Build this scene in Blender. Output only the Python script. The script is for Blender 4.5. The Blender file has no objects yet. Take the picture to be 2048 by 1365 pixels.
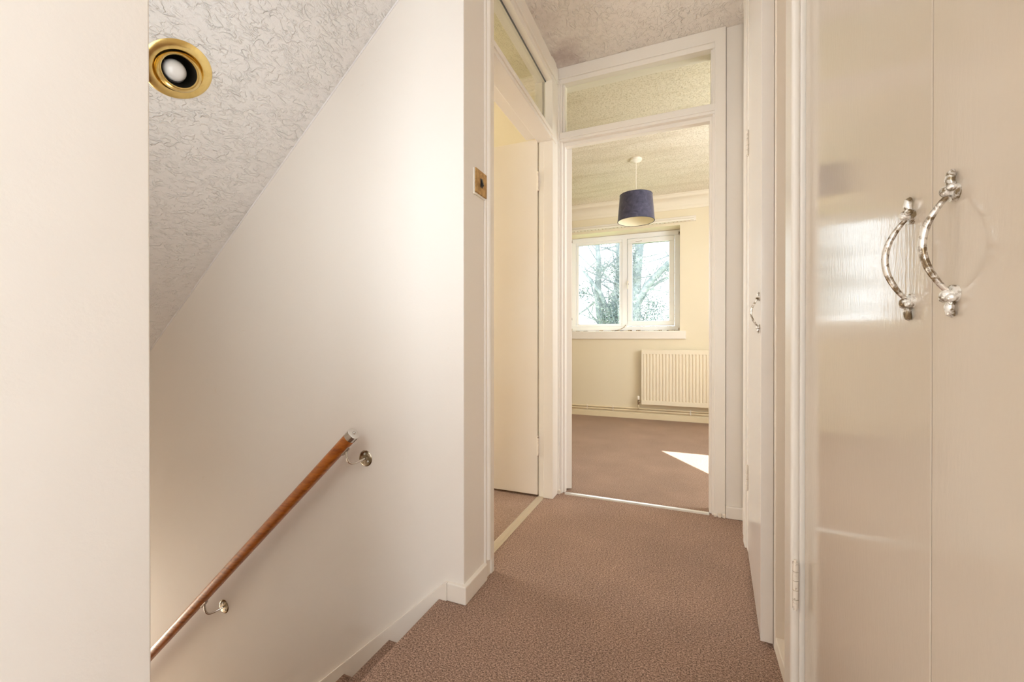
import bpy, bmesh, math, random
from mathutils import Vector, Matrix
random.seed(7)
SC = bpy.context.scene
COL = SC.collection

# ------------------------------------------------------------------ camera
cam_d = bpy.data.cameras.new('camera'); cam = bpy.data.objects.new('camera', cam_d); COL.objects.link(cam)
cam_d.sensor_width = 36.0
cam_d.lens = 846.25 / 2048 * 36.0
cam_d.clip_start = 0.02
cam.location = (0, 0, 0.9)
cam.rotation_euler = (math.pi/2 - 0.0034, 0, 0.3935)
SC.camera = cam

# ------------------------------------------------------------------ world, sun, fill lamps, exposure
W = bpy.data.worlds.new('world'); SC.world = W; W.use_nodes = True
bg = W.node_tree.nodes['Background']
bg.inputs['Color'].default_value = (0.90, 0.95, 1.0, 1)
bg.inputs['Strength'].default_value = 4.5
SC.view_settings.view_transform = 'Standard'
SC.view_settings.look = 'None'
SC.view_settings.gamma = 1.0
SC.view_settings.use_curve_mapping = False
SC.view_settings.exposure = 0.12
SC.cycles.max_bounces = 16
SC.cycles.diffuse_bounces = 8
SC.cycles.glossy_bounces = 6
SC.cycles.transparent_max_bounces = 16
SC.cycles.use_denoising = True
SC.cycles.sample_clamp_indirect = 8.0

def light(name, kind, loc, direction, energy, color=(1, 1, 1), size=None, angle=None, spread=None):
    d = bpy.data.lights.new(name, kind); o = bpy.data.objects.new(name, d); COL.objects.link(o)
    d.energy = energy; d.color = color
    if size:
        d.shape = 'RECTANGLE'; d.size, d.size_y = size
    if angle is not None: d.angle = angle
    if spread is not None: d.spread = spread
    o.location = loc
    o.rotation_euler = Vector(direction).to_track_quat('-Z', 'Y').to_euler()
    return o
light('sun', 'SUN', (-5, 12, 8), (.655, -1, -.733), 26.0, (1.0, 0.96, 0.90), angle=0.006)
# fill lamps added out of view to even out the brightness of the rooms
light('fill_landing', 'AREA', (1.36, -1.0, 1.5), (-1, 0, .1), 17.5, (0.88, 0.95, 1.0), (1.15, 1.15))  # added side fill for the left wall
light('fill_landing_back', 'AREA', (0.25, -2.36, 1.5), (0, 1, .22), 40, (0.86, 0.94, 1.0), (0.9, 1.1))  # added fill at the landing's back, no window modelled here
light('fill_stair', 'AREA', (-1.10, 0.372, 1.32), (0, 1, 0), 1.9, (0.95, 0.98, 1.0), (0.5, 0.75))  # added fill on the hidden near wall, brightens stair wall and soffit
light('fill_hall', 'AREA', (-4.6, 0.81, -1.7), (1, 0, .35), 20, (1.0, 0.84, 0.62), (0.8, 1.1))  # added warm fill from below for the soffit and stair wall
light('fill_side_room', 'AREA', (-3.5, 1.95, 1.5), (1, 0, .1), 38, (0.97, 0.98, 1.0), (0.9, 1.0))  # added fill inside the side room
light('fill_bedroom', 'AREA', (1.42, 3.1, 1.5), (-1, .25, .1), 34, (0.95, 0.98, 1.0), (1.2, 1.1))  # added fill inside the bedroom, out of view
pt = light('sky_portal', 'AREA', (-0.715, 5.28, 1.58), (0, -1, 0), 1, size=(1.2, 1.1)); pt.data.cycles.is_portal = True

# ------------------------------------------------------------------ materials
def nt(m):
    m.use_nodes = True
    n = m.node_tree.nodes; l = m.node_tree.links
    return n, l, n['Principled BSDF']
def simple(name, col, rough=.5, metal=0., coat=0.):
    m = bpy.data.materials.new(name); n, l, b = nt(m)
    b.inputs['Base Color'].default_value = (*col, 1); b.inputs['Roughness'].default_value = rough
    b.inputs['Metallic'].default_value = metal; b.inputs['Coat Weight'].default_value = coat
    return m
def add(n, t, **k):
    x = n.new(t)
    for a, v in k.items(): setattr(x, a, v)
    return x
def coords(n, l, scale=(1, 1, 1)):
    tc = add(n, 'ShaderNodeTexCoord'); mp = add(n, 'ShaderNodeMapping')
    l.new(tc.outputs['Object'], mp.inputs['Vector']); mp.inputs['Scale'].default_value = scale
    return mp.outputs['Vector']
def noise(n, l, vec, scale, detail=3, rough=.5, dist=0.):
    t = add(n, 'ShaderNodeTexNoise'); l.new(vec, t.inputs['Vector'])
    t.inputs['Scale'].default_value = scale; t.inputs['Detail'].default_value = detail
    t.inputs['Roughness'].default_value = rough; t.inputs['Distortion'].default_value = dist
    return t.outputs['Fac']
def ramp(n, l, fac, stops):
    r = add(n, 'ShaderNodeValToRGB'); l.new(fac, r.inputs['Fac'])
    els = r.color_ramp.elements
    while len(els) < len(stops): els.new(.5)
    for e, (p, c) in zip(els, stops):
        e.position = p; e.color = (*c, 1) if len(c) == 3 else c
    return r.outputs['Color']
def bump(n, l, b, h, strength, dist, prev=None):
    x = add(n, 'ShaderNodeBump'); l.new(h, x.inputs['Height'])
    x.inputs['Strength'].default_value = strength; x.inputs['Distance'].default_value = dist
    if prev: l.new(prev, x.inputs['Normal'])
    l.new(x.outputs['Normal'], b.inputs['Normal']); return x.outputs['Normal']
def mixc(n, l, fac, a, b_):
    x = add(n, 'ShaderNodeMix', data_type='RGBA'); l.new(fac, x.inputs[0])
    for i, v in ((6, a), (7, b_)):
        if isinstance(v, tuple): x.inputs[i].default_value = (*v, 1)
        else: l.new(v, x.inputs[i])
    return x.outputs[2]

def wall_paint(name, col, col2, scuff=(.62, .45, .30), amount=.5):
    m = bpy.data.materials.new(name); n, l, b = nt(m)
    v = coords(n, l)
    big = noise(n, l, v, 1.3, 3, .55)
    c = ramp(n, l, big, [(.3, col), (.75, col2)])
    sv = coords(n, l, (3, 3, 9))
    s = noise(n, l, sv, 2.2, 6, .72, 1.2)
    sm = ramp(n, l, s, [(.68, (0, 0, 0)), (.80, (amount,)*3)])
    c = mixc(n, l, sm, c, scuff)
    l.new(c, b.inputs['Base Color']); b.inputs['Roughness'].default_value = .55
    f = noise(n, l, v, 140, 3, .6)
    nn = bump(n, l, b, f, .12, .002)
    f2 = noise(n, l, v, 9, 4, .5)
    bump(n, l, b, f2, .25, .006, nn)
    return m
CREAM = wall_paint('cream wall paint', (.82, .78, .73), (.81, .76, .70), amount=.35)
BEDCREAM = wall_paint('yellow cream wall paint', (.80, .725, .56), (.78, .70, .53), amount=.2)

def gloss(name, col, rough=.3, ripple=.25, sc=(90, 90, 9), dirt=.0):
    m = bpy.data.materials.new(name); n, l, b = nt(m)
    v = coords(n, l, sc); f = noise(n, l, v, 1.0, 3, .6)
    v2 = coords(n, l); g = noise(n, l, v2, 2.0, 4, .6)
    c = ramp(n, l, g, [(.3, col), (.75, tuple(x*y for x, y in zip(col, (.985, .96, .92))))])
    if dirt:
        d = noise(n, l, coords(n, l, (14, 14, 5)), 3.0, 6, .75, .8)
        dm = ramp(n, l, d, [(.70, (0, 0, 0)), (.78, (dirt,)*3)])
        c = mixc(n, l, dm, c, (.38, .27, .17))
    l.new(c, b.inputs['Base Color']); b.inputs['Roughness'].default_value = rough
    bump(n, l, b, f, ripple, .0012)
    return m
FARLEAF = gloss('cream gloss cupboard edge paint', (.80, .76, .715), .16, .12, (120, 120, 40))
TRIM = gloss('cream gloss trim paint', (.84, .80, .745), .33, .3, dirt=.25)
LEAF = gloss('cream gloss door paint', (.82, .77, .71), .38, .2, dirt=.12)
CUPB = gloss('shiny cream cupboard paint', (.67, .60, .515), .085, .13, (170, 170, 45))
WORN = gloss('chipped cream paint', (.80, .72, .62), .4, .5, (60, 60, 60), .6)

ZC_ = 2.477
def artex(name, col, col2, scale, dist, stain=None, strength=1.0, speck=False, mould=None):
    m = bpy.data.materials.new(name); n, l, b = nt(m)
    v = coords(n, l)
    def ridge(vec, sc, det, wid, dist_, lo, hi):
        a = noise(n, l, vec, sc, det, .5, dist_)
        r = add(n, 'ShaderNodeMath', operation='SUBTRACT'); l.new(a, r.inputs[0]); r.inputs[1].default_value = .5
        r2 = add(n, 'ShaderNodeMath', operation='ABSOLUTE'); l.new(r.outputs[0], r2.inputs[0])
        h = add(n, 'ShaderNodeMapRange', interpolation_type='SMOOTHSTEP'); l.new(r2.outputs[0], h.inputs['Value'])
        h.inputs['From Max'].default_value = wid; h.inputs['To Min'].default_value = 1; h.inputs['To Max'].default_value = 0
        g = noise(n, l, vec, sc*.8, 2, .5)
        gm = add(n, 'ShaderNodeMapRange', interpolation_type='SMOOTHSTEP'); l.new(g, gm.inputs['Value'])
        gm.inputs['From Min'].default_value = lo; gm.inputs['From Max'].default_value = hi
        mu = add(n, 'ShaderNodeMath', operation='MULTIPLY'); l.new(h.outputs[0], mu.inputs[0]); l.new(gm.outputs[0], mu.inputs[1])
        return mu.outputs[0]
    va = coords(n, l, (1.0, .62, 1.0))
    h1 = ridge(va, scale, 2.5, .07, .5, .36, .62); h2 = ridge(va, scale*1.9, 2, .08, .3, .40, .62)
    h3 = add(n, 'ShaderNodeMath', operation='MULTIPLY_ADD'); l.new(h2, h3.inputs[0]); h3.inputs[1].default_value = .6; l.new(h1, h3.inputs[2])
    fine = noise(n, l, v, scale*3.2, 3, .6)
    ad = add(n, 'ShaderNodeMath', operation='MULTIPLY_ADD'); l.new(fine, ad.inputs[0]); ad.inputs[1].default_value = .4; l.new(h3.outputs[0], ad.inputs[2])
    bump(n, l, b, ad.outputs[0], strength, dist)
    c = ramp(n, l, noise(n, l, v, 1.7, 3, .6), [(.3, col), (.75, col2)])
    if stain:
        s = noise(n, l, coords(n, l, stain[0]), stain[1], 4, .65, .5)
        c = mixc(n, l, ramp(n, l, s, [(.50, (0, 0, 0)), (.68, (stain[3],)*3)]), c, stain[2])
    if mould:
        dn = add(n, 'ShaderNodeVectorMath', operation='DISTANCE'); l.new(v, dn.inputs[0]); dn.inputs[1].default_value = mould
        mm = add(n, 'ShaderNodeMath', operation='MULTIPLY_ADD'); l.new(noise(n, l, v, 9, 5, .7), mm.inputs[0]); mm.inputs[1].default_value = .45; l.new(dn.outputs['Value'], mm.inputs[2])
        c = mixc(n, l, ramp(n, l, mm.outputs[0], [(.22, (.6,)*3), (.42, (0, 0, 0))]), c, (.36, .25, .24))
    if speck:
        f = noise(n, l, v, scale*1.6, 2, .5)
        c = mixc(n, l, ramp(n, l, f, [(.50, (0, 0, 0)), (.62, (.55,)*3)]), c, (.50, .44, .30))
    l.new(c, b.inputs['Base Color']); b.inputs['Roughness'].default_value = .8
    return m
SOFFIT = artex('white swirled artex', (.84, .825, .815), (.82, .80, .785), 36, .0030)
LCEIL = artex('landing ceiling artex', (.84, .79, .75), (.81, .75, .70), 30, .0032, ((1, 1, 1), 2.2, (.50, .38, .33), .35), mould=(-.66, 2.27, ZC_))
BCEIL = artex('bedroom ceiling stipple', (.85, .79, .68), (.83, .765, .65), 60, .0018, ((.5, 3, 1), 1.3, (.64, .56, .42), .6), speck=True)
COVE = simple('smooth cream coving paint', (.82, .76, .64), .6)
EDGE = simple('white paint edge', (.80, .775, .76), .7)
SCEIL = artex('side room ceiling', (.72, .66, .46), (.66, .60, .38), 50, .003)

def carpet(name, c0, c1, c2):
    m = bpy.data.materials.new(name); n, l, b = nt(m)
    v = coords(n, l)
    f = noise(n, l, v, 270, 3, .8)
    v3 = coords(n, l, (1, 1.7, 1)); f3 = noise(n, l, v3, 150, 3, .7)
    mx = add(n, 'ShaderNodeMath', operation='MULTIPLY_ADD'); l.new(f, mx.inputs[0]); mx.inputs[1].default_value = .6
    h = add(n, 'ShaderNodeMath', operation='MULTIPLY'); l.new(f3, h.inputs[0]); h.inputs[1].default_value = .4
    l.new(h.outputs[0], mx.inputs[2])
    c = ramp(n, l, mx.outputs[0], [(.40, c0), (.50, c1), (.60, c2)])
    big = noise(n, l, v, 3, 3, .6)
    dk = ramp(n, l, big, [(.35, (.90,)*3), (.7, (1.06,)*3)])
    mm = add(n, 'ShaderNodeMix', data_type='RGBA', blend_type='MULTIPLY'); mm.inputs[0].default_value = 1
    l.new(c, mm.inputs[6]); l.new(dk, mm.inputs[7])
    l.new(mm.outputs[2], b.inputs['Base Color']); b.inputs['Roughness'].default_value = .95
    b.inputs['Sheen Weight'].default_value = .05
    b.inputs['Sheen Roughness'].default_value = .6
    bump(n, l, b, mx.outputs[0], .9, .006)
    return m
CARPET = carpet('brown fleck loop carpet', (.085, .044, .027), (.35, .212, .148), (.72, .50, .38))
BCARPET = carpet('bedroom brown carpet', (.18, .105, .072), (.37, .24, .17), (.58, .41, .31))

def wood():
    m = bpy.data.materials.new('varnished orange brown wood'); n, l, b = nt(m)
    v = coords(n, l, (1.2, 14, 14)); f = noise(n, l, v, 5, 5, .6, .6)
    c = ramp(n, l, f, [(.3, (.25, .055, .004)), (.55, (.45, .13, .012)), (.8, (.58, .20, .025))])
    l.new(c, b.inputs['Base Color']); b.inputs['Roughness'].default_value = .28; b.inputs['Coat Weight'].default_value = .5
    b.inputs['Coat Roughness'].default_value = .15
    return m
WOOD = wood()
def patchy(name, a, c, metal, rough, scale, lo=.45, hi=.6):
    m = bpy.data.materials.new(name); n, l, b = nt(m)
    f = noise(n, l, coords(n, l), scale, 4, .65, .5)
    l.new(ramp(n, l, f, [(lo, a), (hi, c)]), b.inputs['Base Color'])
    b.inputs['Metallic'].default_value = metal; b.inputs['Roughness'].default_value = rough
    bump(n, l, b, f, .3, .001)
    return m
CHROME = simple('chrome', (.75, .73, .70), .12, 1)
STEEL = simple('brushed steel', (.62, .60, .57), .3, 1)
DARKCH = patchy('tarnished chrome', (.30, .25, .17), (.62, .56, .46), 1, .22, 60)
BRASS = patchy('polished brass', (.86, .66, .27), (.78, .58, .22), 1, .22, 30)
BRASS2 = patchy('aged brass', (.36, .21, .08), (.52, .33, .14), 1, .42, 40)
PULLM = patchy('worn chrome under old paint', (.20, .14, .08), (.86, .82, .76), .75, .28, 120, .42, .56)
PULLW = patchy('paint spattered chrome', (.22, .16, .09), (.90, .88, .84), .5, .28, 110, .42, .54)
HINGE = patchy('painted hinge', (.25, .17, .12), (.82, .74, .64), 0, .4, 70, .30, .40)
BLACK = simple('black plastic', (.015, .013, .012), .35)
DARKIN = simple('black reflector lining', (.02, .014, .008), .6)
BULB = simple('white bulb glass', (.78, .77, .76), .18, 0, .4)
PVC = gloss('white window plastic', (.88, .90, .95), .3, .05, dirt=.12)
GASKET = simple('grey gasket', (.12, .12, .12), .6)
GRIME = patchy('black mould on paint', (.06, .04, .025), (.62, .50, .36), 0, .8, 70, .44, .58)
RADW = gloss('cream white radiator enamel', (.84, .77, .62), .35, .05)
PIPEW = gloss('cream pipe paint', (.80, .70, .50), .4, .1)
STRIP = simple('brushed aluminium strip', (.72, .70, .68), .34, .8)
STRIPB = simple('worn beige threshold metal', (.62, .54, .42), .4, .5)
PLASTIC = simple('white plastic', (.84, .80, .72), .4)
LINER = simple('cream shade lining', (.86, .80, .60), .7)
def shade_mat():
    m = bpy.data.materials.new('crushed navy velvet'); n, l, b = nt(m)
    v = coords(n, l); f = noise(n, l, v, 16, 3, .6, 1.6)
    l.new(ramp(n, l, f, [(.3, (.022, .022, .052)), (.6, (.055, .053, .10)), (.8, (.11, .105, .17))]), b.inputs['Base Color'])
    b.inputs['Roughness'].default_value = .7; b.inputs['Sheen Weight'].default_value = .3
    return m
VELVET = shade_mat()
def glass_mat(name, tint):
    m = bpy.data.materials.new(name); m.use_nodes = True; n = m.node_tree.nodes; l = m.node_tree.links
    n.remove(n['Principled BSDF']); out = n['Material Output']
    t = add(n, 'ShaderNodeBsdfTransparent'); t.inputs[0].default_value = (*tint, 1)
    g = add(n, 'ShaderNodeBsdfGlossy'); g.inputs['Roughness'].default_value = .02
    lw = add(n, 'ShaderNodeLayerWeight'); lw.inputs['Blend'].default_value = .5
    pw = add(n, 'ShaderNodeMath', operation='POWER'); l.new(lw.outputs['Facing'], pw.inputs[0]); pw.inputs[1].default_value = 5
    fr = add(n, 'ShaderNodeMath', operation='MULTIPLY_ADD'); l.new(pw.outputs[0], fr.inputs[0]); fr.inputs[1].default_value = .9; fr.inputs[2].default_value = .04
    mx = add(n, 'ShaderNodeMixShader'); l.new(fr.outputs[0], mx.inputs[0]); l.new(t.outputs[0], mx.inputs[1]); l.new(g.outputs[0], mx.inputs[2])
    l.new(mx.outputs[0], out.inputs['Surface'])
    return m
GLASS = glass_mat('clear window glass', (.96, .98, .98))
TGLASS = glass_mat('old transom glass', (.90, .90, .85))
BARK = patchy('haze paled bark', (.20, .235, .25), (.36, .39, .38), 0, .9, 4)  # window glare and haze mixed into the bark colour as a pale blue-grey
IVY = patchy('haze paled ivy', (.10, .15, .15), (.27, .33, .28), 0, .7, 3)  # ivy green paled and cooled to carry the same glare haze
GROUND = patchy('garden grass', (.10, .16, .05), (.18, .24, .08), 0, .95, 1)
BLOCKER = simple('light blocking slab', (.5, .45, .4), .9)  # for the unseen slab that blocks sky light

# ------------------------------------------------------------------ mesh helpers
class MB:
    def __init__(s): s.bm = bmesh.new()
    def box(s, x0, x1, y0, y1, z0, z1):
        v = [s.bm.verts.new((x, y, z)) for x in (x0, x1) for y in (y0, y1) for z in (z0, z1)]
        for f in ((0, 1, 3, 2), (4, 6, 7, 5), (0, 4, 5, 1), (2, 3, 7, 6), (0, 2, 6, 4), (1, 5, 7, 3)):
            s.bm.faces.new([v[i] for i in f])
        return s
    def obox(s, c, ux, uy, hx, hy, z0, z1):
        """box with plan axes ux, uy around c"""
        ux, uy = Vector(ux), Vector(uy); c = Vector(c)
        vs = []
        for a in (-1, 1):
            for b in (-1, 1):
                for z in (z0, z1):
                    p = c + ux*hx*a + uy*hy*b; vs.append(s.bm.verts.new((p.x, p.y, z)))
        for f in ((0, 1, 3, 2), (4, 6, 7, 5), (0, 4, 5, 1), (2, 3, 7, 6), (0, 2, 6, 4), (1, 5, 7, 3)):
            s.bm.faces.new([vs[i] for i in f])
        return s
    def prism(s, pts, axis, a, b):
        """pts in the plane normal to axis ('x': (y,z), 'y': (x,z), 'z': (x,y))"""
        def P(p, t): return {'x': (t, p[0], p[1]), 'y': (p[0], t, p[1]), 'z': (p[0], p[1], t)}[axis]
        A = [s.bm.verts.new(P(p, a)) for p in pts]; B = [s.bm.verts.new(P(p, b)) for p in pts]
        s.bm.faces.new(A); s.bm.faces.new(B[::-1]); n = len(pts)
        for i in range(n): s.bm.faces.new([A[i], B[i], B[(i+1) % n], A[(i+1) % n]])
        return s
    def tube(s, pts, r, seg=16, cap=True):
        pts = [Vector(p) for p in pts]; n = len(pts)
        rs = r if isinstance(r, (list, tuple)) else [r]*n
        rings = []; up = None
        for i, p in enumerate(pts):
            t = (pts[min(i+1, n-1)] - pts[max(i-1, 0)]).normalized()
            if up is None: up = t.orthogonal().normalized()
            up = (up - t*up.dot(t)).normalized(); w = t.cross(up)
            rings.append([s.bm.verts.new(p + (up*math.cos(a) + w*math.sin(a))*rs[i]) for a in (2*math.pi*k/seg for k in range(seg))])
        for A, B in zip(rings, rings[1:]):
            for k in range(seg): s.bm.faces.new([A[k], A[(k+1) % seg], B[(k+1) % seg], B[k]])
        if cap: s.bm.faces.new(rings[0][::-1]); s.bm.faces.new(rings[-1])
        return s
    def lathe(s, prof, M, seg=40, close=False):
        rings = []
        for (r, z) in prof:
            if r < 1e-6: rings.append([s.bm.verts.new(M @ Vector((0, 0, z)))])
            else: rings.append([s.bm.verts.new(M @ Vector((r*math.cos(a), r*math.sin(a), z))) for a in (2*math.pi*k/seg for k in range(seg))])
        prs = list(zip(rings, rings[1:])) + ([(rings[-1], rings[0])] if close else [])
        for A, B in prs:
            for k in range(seg):
                k2 = (k+1) % seg
                if len(A) == 1 and len(B) == 1: continue
                if len(A) == 1: s.bm.faces.new([A[0], B[k2], B[k]])
                elif len(B) == 1: s.bm.faces.new([A[k], A[k2], B[0]])
                else: s.bm.faces.new([A[k], A[k2], B[k2], B[k]])
        return s
    def ball(s, c, r, sc=(1, 1, 1), seg=16):
        M = Matrix.Translation(c) @ Matrix.Diagonal((*sc, 1))
        bmesh.ops.create_uvsphere(s.bm, u_segments=seg, v_segments=seg//2+2, radius=r, matrix=M); return s
    def build(s, name, mat, parent=None, bevel=0, smooth=False, kind=None, seg=2):
        root = parent
        while root is not None and root.parent: root = root.parent
        off = Vector(root.location) if root is not None else Vector((0, 0, 0))
        bmesh.ops.recalc_face_normals(s.bm, faces=s.bm.faces)
        if off.length: bmesh.ops.translate(s.bm, verts=s.bm.verts, vec=-off)
        me = bpy.data.meshes.new(name); s.bm.to_mesh(me); s.bm.free()
        me.materials.append(mat)
        o = bpy.data.objects.new(name, me); COL.objects.link(o)
        if parent is not None: o.parent = parent
        if smooth:
            for p in me.polygons: p.use_smooth = True
            md = o.modifiers.new('edges', 'EDGE_SPLIT'); md.split_angle = math.radians(40)
        if bevel:
            md = o.modifiers.new('bevel', 'BEVEL'); md.width = bevel; md.segments = seg; md.limit_method = 'ANGLE'
            for p in me.polygons: p.use_smooth = True
            md.harden_normals = True
        if kind: o['kind'] = kind
        return o
def thing(name, label, cat, loc=(0, 0, 0), group=None, kind=None):
    o = bpy.data.objects.new(name, None); COL.objects.link(o); o.location = loc; o.empty_display_size = .1
    if kind: o['kind'] = kind
    o['label'] = label; o['category'] = cat
    if group: o['group'] = group
    bpy.context.view_layer.update()
    return o
def tag(o, label, cat, group=None):
    o['label'] = label; o['category'] = cat
    if group: o['group'] = group
    return o
def struct(o, label=None):
    o['kind'] = 'structure'
    if label: o['label'] = label
    return o
S = 'structure'
ZC = 2.477           # ceiling height
XL = -0.705          # landing left wall
YS = 1.27            # stair wall
YE = 2.385           # bedroom partition

# ------------------------------------------------------------------ shell
MB().prism([(-.78, .256), (XL, .256), (XL, -2.5), (1.5, -2.5), (1.5, 2.46), (-.79, 2.46), (-.79, 1.255), (-.78, 1.255)], 'z', -.19, 0).build('floor', CARPET, kind=S)['label'] = 'brown fleck carpet of the landing'
MB().box(-2.1, 1.5, 2.46, 5.0, -.19, 0).build('floor_bedroom', BCARPET, kind=S)
MB().box(-3.6, -.79, 1.37, 2.46, -.19, -.001).build('floor_side_room', BCARPET, kind=S)
MB().box(-4.9, -3.5, .256, 1.37, -2.75, -2.66).build('floor_hall', CARPET, kind=S)

MB().prism([(-4.8, YS), (XL, YS), (XL, 1.425), (-.805, 1.425), (-.805, YS+.1), (-4.8, YS+.1)], 'z', -2.7, ZC).build('wall_stair', CREAM, kind=S, bevel=.003)
w = MB(); w.box(-.805, XL, -2.5, .3587, -2.7, ZC); w.build('wall_left_near', CREAM, kind=S, bevel=.003)
w = MB(); w.box(-4.8, -1.36, .256, .356, -2.7, ZC); w.box(-1.36, -.84, .256, .356, -2.7, .94); w.box(-1.36, -.84, .256, .356, 1.70, ZC); w.box(-.84, -.805, .256, .356, -2.7, ZC)
w.build('wall_stair_near', CREAM, kind=S)
w = MB(); w.box(-4.9, -4.8, .256, 1.37, -2.7, -2.25); w.box(-4.9, -4.8, .256, 1.37, -1.15, ZC); w.box(-4.9, -4.8, .256, .41, -2.25, -1.15); w.box(-4.9, -4.8, 1.21, 1.37, -2.25, -1.15)
w.build('wall_stair_end', CREAM, kind=S)
# sloping soffit over the stairs
sl = .848
def soff(x): return 2.14 + sl*(x + .98)
nrm = Vector((sl, 0, -1)).normalized()
cpos = Vector((-1.458, .816, soff(-1.458)))
w = MB(); up_ = Vector((0, 0, .15)); tdir = Vector((1, 0, sl)).normalized(); K = 48
cor = [Vector((XL-.001, .356, soff(XL-.001))), Vector((-4.8, .356, soff(-4.8))), Vector((-4.8, YS, soff(-4.8))), Vector((XL-.001, YS, soff(XL-.001)))]
circ = [cpos + (tdir*math.cos(a) + Vector((0, 1, 0))*math.sin(a))*.080 for a in (2*math.pi*k/K for k in range(K))]
for lev in (Vector((0, 0, 0)), up_):
    vo = [w.bm.verts.new(c + lev) for c in cor]; vi = [w.bm.verts.new(c + lev) for c in circ]
    ed = [w.bm.edges.new((vo[i], vo[(i+1) % 4])) for i in range(4)] + [w.bm.edges.new((vi[i], vi[(i+1) % K])) for i in range(K)]
    bmesh.ops.triangle_fill(w.bm, edges=ed, use_beauty=True)
    if lev.z == 0: low = (vo, vi)
for L0, L1 in zip(low, (vo, vi)):
    for i in range(len(L0)): w.bm.faces.new([L0[i], L0[(i+1) % len(L0)], L1[(i+1) % len(L0)], L1[i]])
w.build('ceiling_stair', SOFFIT, kind=S)
MB().box(-.805, XL, .356, YS, soff(XL)+.0, ZC).build('wall_over_stair', CREAM, kind=S)
# ceilings
MB().box(-.705, 1.5, -2.5, 2.40, ZC, ZC+.1).build('ceiling', LCEIL, kind=S)
MB().box(-2.1, 1.5, 2.40, 5.3, ZC, ZC+.1).build('ceiling_bedroom', BCEIL, kind=S)
MB().box(-4.9, -.705, .2, 2.40, ZC, ZC+.1).build('ceiling_side_room', SCEIL, kind=S)
MB().box(-5, 1.8, -2.7, 5.45, ZC+.1, ZC+.25).build('ceiling_light_block', BLOCKER, kind=S)  # unseen slab added over the ceilings to block sky light
# right side wall behind the cupboards, lobby walls behind the camera
MB().box(.36, .46, -.06, 2.5, 0, ZC).build('wall_right', CREAM, kind=S)
MB().box(.225, .46, -.16, -.06, 0, ZC).build('wall_lobby_return', CREAM, kind=S)
w = MB(); w.box(.46, 1.5, -.16, -.06, 0, ZC); w.build('wall_lobby_side', CREAM, kind=S)
w = MB(); w.box(1.4, 1.5, -2.5, -1.6, 0, ZC); w.box(1.4, 1.5, -.4, -.16, 0, ZC); w.box(1.4, 1.5, -1.6, -.4, 0, .9); w.box(1.4, 1.5, -1.6, -.4, 2.1, ZC)
w.build('wall_lobby_added_window', CREAM, kind=S)
MB().box(-.805, 1.5, -2.6, -2.5, 0, ZC).build('wall_back', CREAM, kind=S)
# side room
MB().box(-3.6, -.79, 2.55, 2.65, -.19, ZC).build('wall_side_room_far', BEDCREAM, kind=S)
w = MB(); w.box(-3.7, -3.6, 1.37, 2.65, -.19, 1.0); w.box(-3.7, -3.6, 1.37, 2.65, 2.0, ZC); w.box(-3.7, -3.6, 1.37, 1.5, 1.0, 2.0); w.box(-3.7, -3.6, 2.4, 2.65, 1.0, 2.0)
w.build('wall_side_room_added_window', BEDCREAM, kind=S)
MB().box(-3.6, -.82, 1.371, 1.385, 0, ZC).build('wall_side_room_near', BEDCREAM, kind=S)
# corner between the two doors
MB().box(-.79, -.725, 2.30, 2.65, 0, ZC).build('wall_corner', BEDCREAM, kind=S)
MB().box(-2.1, -.79, 2.65, 2.66, 0, ZC).build('wall_bedroom_near', BEDCREAM, kind=S)
w = MB(); w.box(.1795, .36, 2.395, 2.412, 0, ZC); w.box(.20, .36, 2.412, 2.495, 0, ZC); w.build('wall_end', CREAM, kind=S)
MB().box(.46, 1.5, 2.40, 2.5, 0, ZC).build('wall_bedroom_near_right', BEDCREAM, kind=S)
MB().box(-2.2, -2.1, 2.5, 5.3, -.19, ZC).build('wall_bedroom_left', BEDCREAM, kind=S)
w = MB(); w.box(1.5, 1.6, 2.4, 2.55, -.19, ZC); w.box(1.5, 1.6, 3.65, 5.3, -.19, ZC); w.box(1.5, 1.6, 2.55, 3.65, -.19, 1.0); w.box(1.5, 1.6, 2.55, 3.65, 2.05, ZC)
w.build('wall_bedroom_right', BEDCREAM, kind=S)
WX0, WX1, WZ0, WZ1 = -1.35, -.08, .998, 2.16
w = MB(); w.box(-2.1, WX0, 5.0, 5.3, -.19, ZC); w.box(WX1, 1.6, 5.0, 5.3, -.19, ZC); w.box(WX0, WX1, 5.0, 5.3, -.19, WZ0); w.box(WX0, WX1, 5.0, 5.3, WZ1, ZC)
w.build('wall_bedroom_far', BEDCREAM, kind=S)
# coving at the top of the bedroom's far wall
cv = [(5.0, ZC), (5.0, 2.330), (4.992, 2.330), (4.988, 2.345)]
for k in range(9):
    a = math.pi/2*k/8; cv.append((4.985 - .075*(1-math.cos(a)), 2.352 + .085*math.sin(a)))
cv += [(4.900, 2.445), (4.890, 2.462), (4.882, 2.462), (4.882, ZC)]
MB().prism(cv, 'x', -2.1, 1.5).build('trim_1', COVE, kind=S)['label'] = 'plaster coving above the bedroom window'

MB().prism([(XL-.02, soff(XL-.02)+.002), (-4.7, soff(-4.7)+.002), (-4.7, soff(-4.7)-.010), (XL-.02, soff(XL-.02)-.010)], 'y', YS-.0012, YS+.001).build('trim_2', EDGE, kind=S)['label'] = 'thin white painted edge where the sloping ceiling meets the stair wall'
# ------------------------------------------------------------------ baseboards
def board(name, pts, axis, a, b, mat=TRIM, bev=.003):
    return MB().prism(pts, axis, a, b).build(name, mat, kind=S, bevel=bev)
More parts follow.
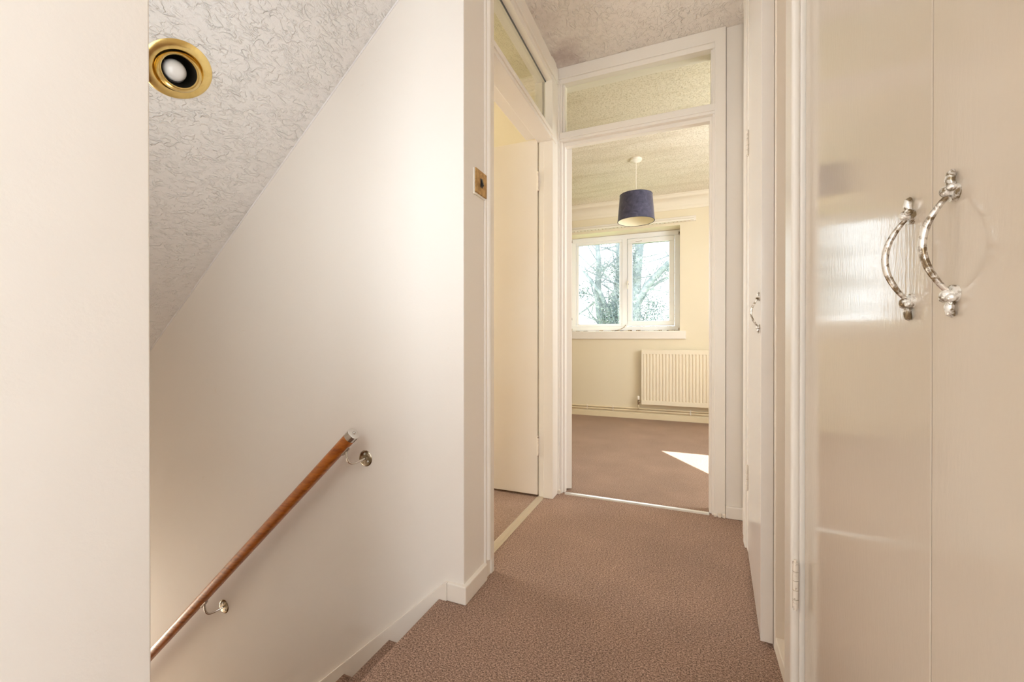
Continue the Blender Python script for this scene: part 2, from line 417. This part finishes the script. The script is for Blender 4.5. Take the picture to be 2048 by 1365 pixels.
# landing left return and short bit beside the stair
w = MB().prism([(-.765, YS-.015), (XL+.015, YS-.015), (XL+.015, 1.425), (XL-.01, 1.425), (XL-.01, YS+.002), (-.765, YS+.002)], 'z', 0, .062)
w.build('baseboard_left', TRIM, kind=S, bevel=.004)
MB().prism([(-.765, -.02), (-.765, .062), (-.775, .060), (-4.7, .062-.904*3.93), (-4.7, .062-.904*3.93-.55), (-1.0, -.55)], 'y', YS-.015, YS+.002).build('baseboard_stair', TRIM, kind=S, bevel=.003)
MB().box(.178, .36, 2.372, 2.40, 0, .06).build('baseboard_end', TRIM, kind=S, bevel=.004)
MB().box(-2.1, 1.5, 4.982, 5.0, 0, .062).build('baseboard_bedroom', PIPEW, kind=S, bevel=.003)
MB().box(XL, XL+.015, -2.5, .356, 0, .062).build('baseboard_left_near', TRIM, kind=S, bevel=.003)
MB().box(.233, .262, 1.101, 1.41, 0, .045).build('baseboard_right', WORN, kind=S, bevel=.003)
# set back board between the two built in cupboards
MB().box(.262, .36, 1.08, 1.42, 0, ZC).build('wall_right_panel', CUPB, kind=S)

# ------------------------------------------------------------------ stairs
st = thing('staircase', 'carpeted staircase going down left from the landing below the handrail', 'staircase', (-.78, .8, -2.66))
rise, going = .19, .2146
for i in range(1, 14):
    z = -rise*i - .011; x1 = -.78 - going*(i-1); x0 = x1 - going
    zb = z - .22
    MB().prism([(x1+.012, zb), (x1+.012, z), (x0-.014, z), (x0-.020, z-.006), (x0-.020, z-.024), (x0-.014, z-.030), (x0, z-.034), (x0, zb)][::-1], 'y', .357, YS-.015).build('stair_step', CARPET, st)
# landing edge
MB().prism([(-.770, -.19), (-.770, -.0005), (-.795, -.0005), (-.802, -.008), (-.802, -.024), (-.795, -.032), (-.782, -.034), (-.782, -.19)], 'y', .357, YS-.015).build('nosing', CARPET, st, smooth=True)

# ------------------------------------------------------------------ doors
def hinge(parent, x, y, z, h=.1, r=.006, ax=None, plate=None):
    m = MB(); k = 5
    for i in range(k):
        a = z + h*i/k; m.tube([(x, y, a+.0008), (x, y, a+h/k-.0008)], r, 12)
    m.tube([(x, y, z-.004), (x, y, z+h+.004)], r*.55, 10)
    o = m.build('hinge', HINGE, parent, smooth=True)
    if plate:
        MB().box(*plate).build('hinge_plate', HINGE, o)
    return o
# door_1 : side room door in the left wall, standing wide open
d1 = thing('door_1', 'open flush cream door to the left with its tall frame and transom pane', 'door', (XL, 1.46, 0), kind=S)
fr = MB()
# near post: square edge with a rounded bead
fr.box(-.815, -.698, 1.425, 1.492, 0, ZC)
fr.tube([(-.701, 1.450, .064), (-.701, 1.450, ZC)], .013, 16)
fr.box(-.79, -.694, 1.466, 1.492, 0, ZC)
# far post with stop
fr.box(-.755, -.700, 2.285, 2.40, 0, ZC)
fr.box(-.784, -.750, 2.287, 2.40, 0, ZC)
fr.box(-.742, -.695, 2.262, 2.34, 2.02, ZC)
# head rail and top rail
fr.box(-.79, -.700, 1.45, 2.32, 2.022, 2.064)
fr.box(-.745, -.693, 1.45, 2.32, 2.040, 2.064)
fr.box(-.86, -.79, 1.45, 2.285, 2.045, 2.085)
fr.box(-.79, -.700, 1.45, 2.32, 2.345, ZC)
fr.box(-.72, -.690, 1.45, 2.36, 2.372, 2.455)
fr.box(-.80, -.755, 1.45, 2.32, 2.064, 2.09); fr.box(-.80, -.755, 2.262, 2.285, 2.06, 2.35)
fr.build('door_frame', TRIM, d1, bevel=.003)
MB().box(-.742, -.737, 1.47, 2.275, 2.06, 2.35).build('transom_glass', TGLASS, d1)
MB().box(-.738, -.733, 1.49, 2.262, 2.340, 2.346).build('dark_putty_line', GASKET, d1)
lf = MB().box(-1.55, -.791, 2.285, 2.325, .012, 2.043).build('door_leaf', LEAF, d1, bevel=.002)
for z in (.242, 1.748): hinge(lf, -.787, 2.283, z, .105)
hd = MB(); hd.tube([(-1.49, 2.285, 1.0), (-1.49, 2.235, 1.0), (-1.47, 2.228, 1.0), (-1.39, 2.228, 1.0)], .009, 12); hd.box(-1.51, -1.47, 2.279, 2.285, .93, 1.07)
hd.build('door_handle', STEEL, lf, smooth=True)

# door_2 : bedroom door, folded back into the bedroom
d2 = thing('door_2', 'cream doorway to the bedroom with transom pane and door folded back', 'door', (-.28, YE, 0), kind=S)
fr = MB()
fr.box(-.724, -.690, YE-.002, 2.49, 0, ZC); fr.box(-.6905, -.676, YE+.006, 2.455, 0, ZC); fr.box(-.716, -.702, YE-.008, YE+.01, 0, ZC)
fr.box(-.680, -.664, 2.412, 2.448, 0, 2.055)
fr.box(.115, .1765, YE+.006, 2.49, 0, ZC); fr.box(.15, .20, 2.415, 2.494, 0, ZC); fr.box(.126, .1765, YE-.006, 2.45, 0, ZC); fr.box(.104, .116, 2.412, 2.488, 0, 2.055)
fr.box(-.69, .13, YE+.002, 2.49, 2.052, 2.102); fr.box(-.69, .13, YE-.004, 2.45, 2.066, 2.102)
fr.box(-.675, .1145, 2.4135, 2.451, 2.030, 2.056)
fr.box(-.69, .13, YE+.002, 2.49, 2.386, ZC); fr.box(-.70, .13, YE-.006, 2.45, 2.412, ZC)
fr.box(-.676, -.664, 2.40, 2.45, 2.102, 2.39); fr.box(.108, .118, 2.40, 2.45, 2.102, 2.39)
fr.build('door_frame', TRIM, d2, bevel=.003)
MB().box(-.68, .12, 2.428, 2.433, 2.10, 2.39).build('transom_glass', TGLASS, d2)
an = math.radians(22); dv = Vector((-math.sin(an), math.cos(an), 0)); nv = Vector((dv.y, -dv.x, 0))
c0 = Vector((-.636, 2.462, 0)) + dv*.37 - nv*.018
lf2 = MB().obox(c0, dv, nv, .37, .0175, .012, 2.04).build('door_leaf', LEAF, d2, bevel=.002)
for z in (.236, 1.755): hinge(lf2, -.676, 2.455, z, .105)
p = Vector((-.636, 2.462, 0)) + dv*.68
m = MB(); m.tube([p + Vector((0, 0, 1.0)), p + nv*.05 + Vector((0, 0, 1.0)), p + nv*.055 - dv*.1 + Vector((0, 0, 1.0))], .009, 12); m.build('door_handle', STEEL, lf2, smooth=True)
# worn feet of the frames
w = MB()
for (x, y) in ((-.700, 2.378), (-.712, 2.372), (-.69, 2.376), (.13, 2.376), (.15, 2.374), (.17, 2.374)):
    w.box(x-.007, x+.007, y-.004, y+.012, 0, random.uniform(.012, .03))
w.build('chipped_foot', WORN, d2, bevel=.002)

# threshold strips
m = MB().prism([(2.385, 0), (2.392, .006), (2.410, .007), (2.418, 0)], 'x', -.66, .104); tag(m.build('threshold_strip', STRIP), 'silver metal carpet strip across the bedroom doorway', 'threshold strip')
m = MB().prism([(-.795, 0), (-.785, .006), (-.762, .007), (-.752, 0)], 'y', 1.495, 2.285); tag(m.build('threshold_strip', STRIPB), 'dull beige metal carpet strip across the left doorway', 'threshold strip')

# ------------------------------------------------------------------ light switch
sw = thing('light_switch', 'square aged brass light switch with black rocker on the left wall', 'light switch', (XL, 1.386, 1.47))
MB().box(XL-.001, XL+.005, 1.338, 1.431, 1.420, 1.513).build('backing_plate', PLASTIC, sw, bevel=.001)
MB().box(XL+.004, XL+.009, 1.343, 1.431, 1.427, 1.515).build('cover_plate', BRASS2, sw, bevel=.002)
MB().box(XL+.006, XL+.0105, 1.378, 1.396, 1.455, 1.487).build('rocker_surround', BLACK, sw, bevel=.001)
MB().prism([(XL+.009, 1.459), (XL+.017, 1.462), (XL+.0115, 1.483), (XL+.009, 1.484)], 'y', 1.381, 1.393).build('rocker', BLACK, sw, bevel=.001)

# ------------------------------------------------------------------ handrail
top = Vector((-1.125, 1.205, .558)); rd = Vector((-1.269, 0, -1.187)).normalized()
hr = thing('handrail', 'round varnished wooden handrail with chrome end cap on stair wall', 'handrail', (-1.6, YS, .1))
L = 4.2; R_ = .0225
MB().tube([top + rd*.022, top + rd*L], R_, 32).build('rail', WOOD, hr, smooth=True)
M = Matrix.Translation(top) @ (-rd).to_track_quat('Z', 'Y').to_matrix().to_4x4()
cap = MB().lathe([(0, .0), (.0190, .0), (.0235, -.002), (.0240, -.005), (.0240, -.026), (.0228, -.026), (.0228, -.012), (0, -.012)], M, 40).build('end_cap', CHROME, hr, smooth=True)
MB().lathe([(0, .006), (.003, .0055), (.0055, .002), (.006, 0), (0, -.001)], M, 16).build('cap_screw', STEEL, cap, smooth=True)
def bracket(at):
    """at = point along the rail"""
    p = top + rd*at; n = Vector((-rd.z, 0, rd.x)); n = n if n.z < 0 else -n
    u = p + n*R_
    rx = p.x + .050; rz = u.z - .042
    m = MB()
    pts = []
    a0 = u + n*.004; a3 = Vector((rx, YS-.004, rz))
    a1 = a0 + Vector((0.004, 0, -.050)); a2 = Vector((a0.x+.25*(rx-a0.x), 1.215, rz-.020))
    for i in range(17):
        t = i/16; pts.append(a0*(1-t)**3 + a1*3*t*(1-t)**2 + a2*3*t*t*(1-t) + a3*t**3)
    m.tube(pts, .0042, 14)
    b = m.build('bracket', CHROME, hr, smooth=True)
    m = MB(); Ms = Matrix.Translation(u) @ n.to_track_quat('Z', 'Y').to_matrix().to_4x4()
    side = rd
    m.tube([u + n*.001 - side*.022, u + n*.001 + side*.022], .0065, 12)
    m.ball(u + n*.005 - side*.014, .0045); m.ball(u + n*.005 + side*.014, .0045)
    m.build('saddle', STEEL, b, smooth=True)
    Mr = Matrix.Translation((rx, YS, rz)) @ Matrix.Rotation(math.pi/2, 4, 'X')
    m = MB(); m.lathe([(0, .004), (.024, .004), (.029, .0025), (.031, 0), (0, 0)], Mr, 36)
    r = m.build('wall_rose', DARKCH, b, smooth=True)
    m = MB()
    for k in range(3):
        a = math.radians(90 + 120*k); m.ball((rx + .018*math.cos(a), YS-.005, rz + .018*math.sin(a)), .0042, (1, .6, 1))
    m.build('rose_screw', STEEL, r, smooth=True)
bracket(.075); bracket(1.19); bracket(2.4)

# ------------------------------------------------------------------ downlight on the stair soffit
dl = thing('downlight', 'brass eyeball downlight with unlit white bulb in the sloping stair ceiling', 'ceiling light', cpos)
Md = Matrix.Translation(cpos) @ nrm.to_track_quat('Z', 'Y').to_matrix().to_4x4()
MB().lathe([(.062, .001), (.066, .006), (.074, .0065), (.088, .004), (.092, .0005), (.092, -.001), (.060, -.003)], Md, 64, close=True).build('trim_ring', BRASS, dl, smooth=True)
tilt = Md @ Matrix.Translation((0, 0, .002)) @ Matrix.Rotation(math.radians(-16), 4, 'X') @ Matrix.Rotation(math.radians(-14), 4, 'Y')
MB().lathe([(.0445, .016), (.047, .0185), (.050, .0185), (.056, .012), (.0605, .003), (.0615, -.010), (.060, -.012), (.052, .003), (.0445, .012)], tilt, 64, close=True).build('eyeball_ring', BRASS, dl, smooth=True)
MB().lathe([(.0450, .0155), (.0445, 0), (.043, -.05), (.03, -.075), (0, -.08)], tilt, 48).build('reflector', DARKIN, dl, smooth=True)
MB().lathe([(0, .022), (.010, .0207), (.019, .017), (.026, .0105), (.030, .002), (.031, -.007), (.029, -.018), (.022, -.032), (.015, -.045), (0, -.046)], tilt @ Matrix.Translation((-.006, -.006, -.008)), 40).build('bulb', BULB, dl, smooth=True)

# ------------------------------------------------------------------ built in cupboards on the right
def pull(parent, base, along_n, z0=.982, sc=1.0):
    """bow pull handle: base = plan point on the face, along_n = outward normal"""
    base = Vector((base[0], base[1], 0)); n = Vector((along_n[0], along_n[1], 0)).normalized(); t = Vector((-n.y, n.x, 0))
    def P(o, z, s=0): return base + n*o + t*s + Vector((0, 0, z0 + z*sc))
    m = MB(); pts = []; rs = []
    for i in range(25):
        a = -1 + 2*i/24
        pts.append(P(.006 + .0165*math.cos(a*math.pi/2)**.85, a*.040)); rs.append(.0021 + .0010*math.cos(a*math.pi/2))
    m.tube(pts, rs, 12)
    h = m.build('handle', PULLM, parent, smooth=True)
    for s in (1, -1):
        m = MB()
        m.tube([P(0, .043*s), P(.004, .043*s)], .0075, 16)
        m.ball(P(.006, .0445*s), .0052, seg=14)
        m.ball(P(.0055, .0465*s, .0055), .0036, seg=12); m.ball(P(.0055, .0465*s, -.0055), .0036, seg=12)
        m.tube([P(.003, .049*s), P(.0045, .054*s), P(.0035, .060*s), P(.002, .0625*s)], [.0028, .0034, .0032, .0014], 12)
        m.build('rosette', PULLW, h, smooth=True)
    return h
# near double cupboard
cb = thing('cupboard', 'built in shiny cream double door cupboard filling the right foreground', 'cupboard', (.25, .52, 0))
fr = MB(); fr.box(.211, .36, 1.020, 1.10, 0, ZC); fr.box(.22, .36, -.06, .008, 0, ZC); fr.box(.225, .36, .008, 1.02, 2.25, ZC); fr.box(.225, .36, .008, 1.02, 0, .05)
fr.build('frame', TRIM, cb, bevel=.003)
MB().box(.196, .212, 1.020, 1.085, 0, ZC).build('rounded_architrave', TRIM, cb, bevel=.007, seg=4)
def leaf(parent, hx, hy, ang, width, z0, z1, thick, mat, name='door'):
    """leaf hinged at (hx,hy), running towards -y, free edge swung out (-x) by ang; outer face on the line"""
    dv = Vector((-math.sin(ang), -math.cos(ang), 0)); nv = Vector((-math.cos(ang), math.sin(ang), 0))
    c = Vector((hx, hy, 0)) + dv*width/2 - nv*thick/2
    o = MB().obox(c, dv, nv, width/2, thick/2, z0, z1).build(name, mat, parent, bevel=.001)
    return o, dv, nv
A, dvA, nvA = leaf(cb, .2195, 1.016, math.radians(1.0), .499, .055, 2.245, .012, CUPB)
for z in (.352, 1.85): hinge(A, .2035, 1.0165, z, .095, .0055)
pull(A, Vector((.2195, 1.016, 0)) + dvA*.462, nvA)
B_, dvB, nvB = leaf(cb, .2105, .5145, 0, .500, .055, 2.245, .012, CUPB)
pull(B_, (.2105, .4765), (-1, 0))
for z in (.352, 1.85): hinge(B_, .2035, .0115, z, .095, .0055)
# far single cupboard, its door ajar
cf = thing('cupboard', 'tall single door cream cupboard beside the bedroom doorway, door slightly ajar', 'cupboard', (.28, 1.8, 0))
fr = MB(); fr.box(.236, .36, 1.985, 2.215, 0, ZC); fr.box(.262, .36, 1.42, 1.50, 0, ZC); fr.box(.236, .36, 1.50, 1.985, 2.30, ZC); fr.box(.245, .36, 1.50, 1.985, 0, .05)
fr.box(.229, .262, 2.07, 2.13, 0, ZC)
fr.build('frame', TRIM, cf, bevel=.003)
MB().box(.256, .264, 2.215, 2.385, 0, ZC).build('side_panel', TRIM, cf)
MB().box(.232, .2625, 1.41, 1.50, .0, ZC).build('bumpy_painted_stop', WORN, cf, bevel=.004)
C_, dvC, nvC = leaf(cf, .2325, 1.990, math.radians(3.4), .562, .012, 2.32, .032, FARLEAF)
for z in (.276, 1.665): hinge(C_, .229, 1.996, z, .10)
pull(C_, Vector((.2325, 1.990, 0)) + dvC*.515, nvC)

# ------------------------------------------------------------------ bedroom window
wn = thing('window_1', 'white plastic two light window over the bedroom radiator', 'window', (-.7, 5.2, 1.0), kind=S)
def ring(m, x0, x1, z0, z1, w_, y0, y1):
    m.box(x0, x1, y0, y1, z0, z0+w_); m.box(x0, x1, y0, y1, z1-w_, z1); m.box(x0, x0+w_, y0, y1, z0+w_, z1-w_); m.box(x1-w_, x1, y0, y1, z0+w_, z1-w_)
m = MB(); ring(m, WX0+.002, WX1-.002, WZ0+.002, WZ1-.002, .056, 5.20, 5.265)
m.box(-.728, -.667, 5.20, 5.265, 1.05, 2.11)
m.build('window_frame', PVC, wn, bevel=.004)
m = MB(); ring(m, -1.292, -.728, 1.056, 2.104, .034, 5.208, 5.245); m.build('glazing_bead', PVC, wn, bevel=.006)
sa = MB(); ring(sa, -.663, -.140, 1.062, 2.098, .016, 5.19, 5.25); ring(sa, -.660, -.145, 1.068, 2.092, .052, 5.185, 5.25)
sash = sa.build('sash', PVC, wn, bevel=.005)
m = MB(); ring(m, -1.262, -.724, 1.086, 2.074, .006, 5.222, 5.228); ring(m, -.612, -.192, 1.116, 2.044, .006, 5.205, 5.225); m.build('gasket', GASKET, wn)
MB().box(-1.262, -.724, 5.228, 5.234, 1.086, 2.074).build('window_pane', GLASS, wn)
MB().box(-.612, -.192, 5.225, 5.231, 1.116, 2.044).build('window_pane', GLASS, sash)
m = MB(); m.box(-.668, -.650, 5.178, 5.186, 1.545, 1.60); m.tube([(-.659, 5.178, 1.572), (-.659, 5.160, 1.572), (-.659, 5.155, 1.50)], .006, 10)
m.build('window_handle', PLASTIC, sash, smooth=True)
MB().ball((-.659, 5.174, 1.560), .010).build('lock_button', BLACK, sash, smooth=True)
m = MB(); m.box(-.57, -.50, 5.181, 5.186, 2.060, 2.064); m.build('vent_slot', DARKCH, sash)
# window board
m = MB(); m.prism([(4.972, .908), (4.972, .990), (4.978, .997), (5.2, .997), (5.2, .908)], 'x', -1.43, -.017); m.build('window_sill', TRIM, wn, bevel=.003)
# mould along the bottom seal
m = MB()
for k in range(26):
    x = WX0 + .012 + k*.0485; m.box(x, x+.0475, 5.186, 5.199, .998, .998 + random.uniform(.004, .016))
for (x, z) in ((WX0+.006, 1.02), (WX0+.006, 2.13), (WX1-.012, 1.02), (WX1-.012, 2.12), (WX0+.004, 1.16)): m.box(x-.006, x+.006, 5.194, 5.1995, z-.018, z+.014)
m.build('mould_line', GRIME, wn)
m = MB().tube([(-.80, 5.15, 1.004), (-.74, 5.16, 1.022), (-.70, 5.18, 1.045), (-.685, 5.192, 1.075)], .0035, 8); m.build('peeling_seal', GRIME, wn, smooth=True)

# unseen windows added to go with the fill lamps
def added_window(name, x0, x1, y0, y1, z0, z1, label):
    o = thing(name, label, 'window', ((x0+x1)/2, (y0+y1)/2, z0), kind=S)
    m = MB(); t = .05
    m.box(x0, x1, y0, y1, z0, z0+t); m.box(x0, x1, y0, y1, z1-t, z1); m.box(x0, x1, y0, y0+t, z0+t, z1-t); m.box(x0, x1, y1-t, y1, z0+t, z1-t)
    m.build('window_frame', PVC, o, bevel=.004)
    MB().box((x0+x1)/2-.003, (x0+x1)/2+.003, y0+t, y1-t, z0+t, z1-t).build('window_pane', GLASS, o)
added_window('window_2_added', 1.42, 1.48, -1.6, -.4, .9, 2.1, 'added white framed window for fill light behind the camera')  # added behind the camera, goes with the landing fill
added_window('window_3_added', -3.68, -3.62, 1.5, 2.4, 1.0, 2.0, 'added white framed window for fill light in the side room')  # added out of view, goes with the side room fill
added_window('window_5_added', -4.88, -4.82, .41, 1.21, -2.25, -1.15, 'added white framed window for fill light at the foot of the stairs')  # added out of view, goes with the hall fill
added_window('window_4_added', 1.52, 1.58, 2.55, 3.65, 1.0, 2.05, 'added white framed side window for fill light in the bedroom')  # added out of view, goes with the bedroom fill

w6 = thing('window_6_added', 'added pane for fill light in the unseen near stair wall', 'window', (-1.1, .306, .94), kind=S)  # unseen pane added to go with the stair fill lamp
m = MB(); m.box(-1.36, -.84, .28, .335, .94, .97); m.box(-1.36, -.84, .28, .335, 1.67, 1.70); m.box(-1.36, -1.33, .28, .335, .97, 1.67); m.box(-.87, -.84, .28, .335, .97, 1.67)
m.build('window_frame', TRIM, w6); MB().box(-1.33, -.87, .305, .311, .97, 1.67).build('window_pane', GLASS, w6)

# ------------------------------------------------------------------ curtain track
ct = thing('curtain_track', 'long cream curtain track board above the bedroom window', 'curtain track', (-.8, 4.99, 2.2))
MB().box(-1.95, .082, 4.980, 5.0, 2.188, 2.244).build('batten', TRIM, ct, bevel=.003)
MB().prism([(4.980, 2.214), (4.952, 2.214), (4.948, 2.208), (4.948, 2.192), (4.954, 2.190), (4.980, 2.190)], 'x', -1.93, .060).build('rail', PLASTIC, ct)
for k in range(46):
    x = -1.9 + k*.0425 + random.uniform(-.006, .006)
    MB().box(x, x+.012, 4.956, 4.968, 2.183, 2.191).build('curtain_glider', STRIPB, ct)

# ------------------------------------------------------------------ radiator and pipes
ra = thing('radiator', 'cream panel radiator with vertical flutes under the bedroom window', 'radiator', (.12, 4.93, .18))
X0, X1 = -.475, .72; pitch = .0335; y = 4.915
prof = [(X0, y+.022), (X0, y+.004), (X0+.004, y), (X0+.018, y)]
x = X0+.018
while x + pitch < X1 - .018:
    prof += [(x+.006, y-.006), (x+pitch-.012, y-.006), (x+pitch-.005, y+.004), (x+pitch-.001, y+.004)]; x += pitch
prof += [(X1-.018, y), (X1-.004, y), (X1, y+.004), (X1, y+.022)]
m = MB(); m.prism(prof, 'z', .222, .742)
m.build('fluted_panel', RADW, ra, bevel=.0015)
m = MB(); m.prism([(y-.004, .176), (y-.004, .226), (y+.024, .226), (y+.024, .176)], 'x', X0, X1); m.prism([(y-.004, .738), (y-.004, .784), (y+.002, .788), (y+.045, .788), (y+.045, .738)], 'x', X0, X1)
m.box(X0-.003, X0+.016, y-.003, y+.024, .178, .786)
m.build('border', RADW, ra, bevel=.002)
for x in (X0+.12, X1-.12): MB().box(x-.015, x+.015, y+.022, 4.999, .22, .70).build('wall_bracket', RADW, ra)
m = MB(); m.tube([(X0, y+.012, .205), (X0-.035, y+.012, .205)], .009, 12); m.tube([(X0-.035, y+.012, .17), (X0-.035, y+.012, .225)], .010, 12)
v = m.build('valve', DARKCH, ra, smooth=True)
MB().lathe([(0, .0), (.012, .0), (.0135, .006), (.0125, .036), (.009, .042), (0, .043)], Matrix.Translation((X0-.035, y+.012, .225)), 20).build('valve_cap', PLASTIC, v, smooth=True)
for (z, yy, lab) in ((.116, 4.985, 'upper of the two cream heating pipes along the bedroom skirting'), (.089, 4.985, 'lower of the two cream heating pipes along the bedroom skirting')):
    t = thing('heating_pipe', lab, 'pipe', (-.3, yy, z), 'heating pipes along the bedroom skirting')
    m = MB(); m.tube([(-2.09, yy, z), (1.49, yy, z)], .0085, 12)
    if z > .1:
        m.tube([(X0-.035, y+.012, .170), (X0-.035, y+.014, .14), (X0-.035, y+.03, .120), (X0-.035, yy, .116)], .0075, 10)
    pp = m.build('pipe', PIPEW, t, smooth=True)
    for x in (-1.10, -.80, .03): MB().box(x-.006, x+.006, yy-.011, 5.0, z-.0115, z+.0115).build('clip', PLASTIC if x > 0 else HINGE, t)

# ------------------------------------------------------------------ pendant lamp
px, py = -.418, 3.828
pl = thing('pendant_lamp', 'navy velvet drum lampshade hanging from the bedroom ceiling', 'pendant lamp', (px, py, ZC))
T = Matrix.Translation((px, py, 0))
MB().lathe([(0, ZC), (.048, ZC), (.050, ZC-.004), (.048, ZC-.018), (.030, ZC-.026), (.012, ZC-.034), (0, ZC-.036)], T, 32).build('ceiling_rose', PLASTIC, pl, smooth=True)
MB().tube([(px, py, ZC-.03), (px, py, 2.13)], .0028, 8).build('cord', PLASTIC, pl, smooth=True)
zt, zb = 2.160, 1.932; rt, rb = .137, .156
sh = MB().lathe([(rt, zt), (rb, zb), (rb-.002, zb), (rt-.002, zt)], T, 72, close=True).build('lamp_shade', VELVET, pl, smooth=True)
MB().lathe([(rt-.003, zt), (rb-.003, zb), (rb-.0045, zb), (rt-.0045, zt)], T, 72, close=True).build('lining', LINER, sh, smooth=True)
NAVY = simple('dark navy binding', (.04, .04, .07), .7)
for (r, z) in ((rt-.001, zt), (rb-.001, zb)):
    pts = [(px + r*math.cos(a), py + r*math.sin(a), z) for a in (2*math.pi*k/48 for k in range(49))]
    MB().tube(pts, .0028, 8, cap=False).build('rim', NAVY, sh, smooth=True)
m = MB()
for k in range(3):
    a = 2*math.pi*k/3; m.tube([(px + .02*math.cos(a), py + .02*math.sin(a), zt-.02), (px + rt*.98*math.cos(a), py + rt*.98*math.sin(a), zt-.002)], .0015, 6)
m.build('spider', PLASTIC, pl)
MB().lathe([(0, 2.14), (.018, 2.14), (.020, 2.12), (.020, 2.08), (0, 2.08)], T, 20).build('lamp_holder', PLASTIC, pl, smooth=True)

# ------------------------------------------------------------------ outside: trees and ground
MB().box(-25, 25, 5.6, 45, -2.95, -2.75).build('floor_garden', GROUND, kind=S)
def grow(m, p, d, r, length, depth, gnarl=.25, twig=.35):
    pts = [p.copy()]; rs = [r]; n = 6
    for i in range(n):
        d = (d + Vector((random.uniform(-1, 1), random.uniform(-1, 1), random.uniform(-.6, .9)))*gnarl*.5).normalized()
        p = p + d*length/n; pts.append(p.copy()); rs.append(r*(1 - .55*(i+1)/n))
        if depth > 0 and random.random() < .75:
            q = (d + Vector((random.uniform(-1, 1), random.uniform(-1, 1), random.uniform(-.5, .8)))*.9).normalized()
            grow(m, p.copy(), q, rs[-1]*random.uniform(.35, .6), length*random.uniform(.45, .75), depth-1, gnarl*1.25)
    m.tube(pts, rs, 6 if r < .04 else 10, cap=False)
def leaves(m, centre, spread, n, size):
    for _ in range(n):
        c = Vector(centre) + Vector([random.gauss(0, 1)*s for s in spread])
        a = Vector((random.gauss(0, 1), random.gauss(0, 1), random.gauss(0, 1))).normalized(); b = a.orthogonal().normalized(); k = size*random.uniform(.6, 1.3)
        vs = [m.bm.verts.new(c + a*k*i + b*k*.7*j) for i, j in ((-1, 0), (0, -1), (1.2, 0), (0, 1))]
        m.bm.faces.new(vs)
def tree(label, stems, ivy, seedv):
    random.seed(seedv)
    t = thing('tree', label, 'tree', (stems[0][0][0][0], stems[0][0][0][1], -2.75))
    m = MB()
    for pts, rs, br in stems:
        P = [Vector(q) for q in pts]; m.tube(P, rs, 12, cap=False)
        for a, b, r0 in zip(P, P[1:], rs):
            L_ = (b-a).length; k = max(2, int(L_*br))
            if a.z < -.5: k = 1
            for i in range(k):
                q = a.lerp(b, random.random())
                d = Vector((random.uniform(-1, 1), random.uniform(-.5, .5), random.uniform(-.25, .9))).normalized()
                grow(m, q, d, r0*random.uniform(.12, .26), random.uniform(.9, 2.0), 3)
    m.build('trunk_and_branches', BARK, t, smooth=True)
    m = MB()
    for c, sp, n in ivy: leaves(m, c, sp, int(n*2.2), .027)
    o = m.build('ivy', IVY, t); o['kind'] = 'stuff'
tree('bare haze-paled tree with ivy trunk and a thick slanting branch, behind right window pane',
     [([(-1.8, 15, -2.75), (-1.72, 15, 1.0), (-1.64, 15, 2.3), (-1.62, 15, 3.1), (-1.50, 15, 4.3), (-1.3, 15, 6.5)], [.30, .22, .18, .16, .14, .08], 5),
      ([(-1.66, 15, 2.0), (-1.25, 14.9, 2.75), (-.55, 14.8, 3.45), (.4, 14.8, 4.6)], [.13, .12, .10, .06], 5)],
     [((-1.7, 15, 3.4), (.13, .15, .7), 900), ((-1.2, 15.2, 1.9), (.5, .3, .35), 1300), ((-1.5, 15, 1.3), (.4, .3, .4), 700), ((-.75, 14.9, 3.2), (.25, .15, .22), 300)], 11)
tree('bare haze-paled tree with several ivy clad stems, behind left window pane',
     [([(-2.8, 15.6, -2.75), (-2.75, 15.5, .5), (-3.05, 15.5, 2.6), (-3.0, 15.5, 3.6), (-3.1, 15.5, 5.0)], [.26, .2, .13, .10, .06], 4),
      ([(-2.75, 15.5, .5), (-2.45, 15.4, 1.8), (-2.25, 15.4, 3.4), (-2.3, 15.4, 5.0)], [.2, .14, .11, .06], 5),
      ([(-2.5, 15.4, 1.6), (-2.9, 15.2, 2.6), (-3.5, 15.2, 3.4)], [.09, .07, .04], 5)],
     [((-2.45, 15.4, 1.75), (.32, .3, .38), 1700), ((-2.25, 15.4, 3.3), (.12, .2, .5), 500), ((-2.75, 15.4, 3.5), (.25, .2, .14), 260), ((-3.6, 15.4, 2.6), (.25, .2, .2), 300)], 5)
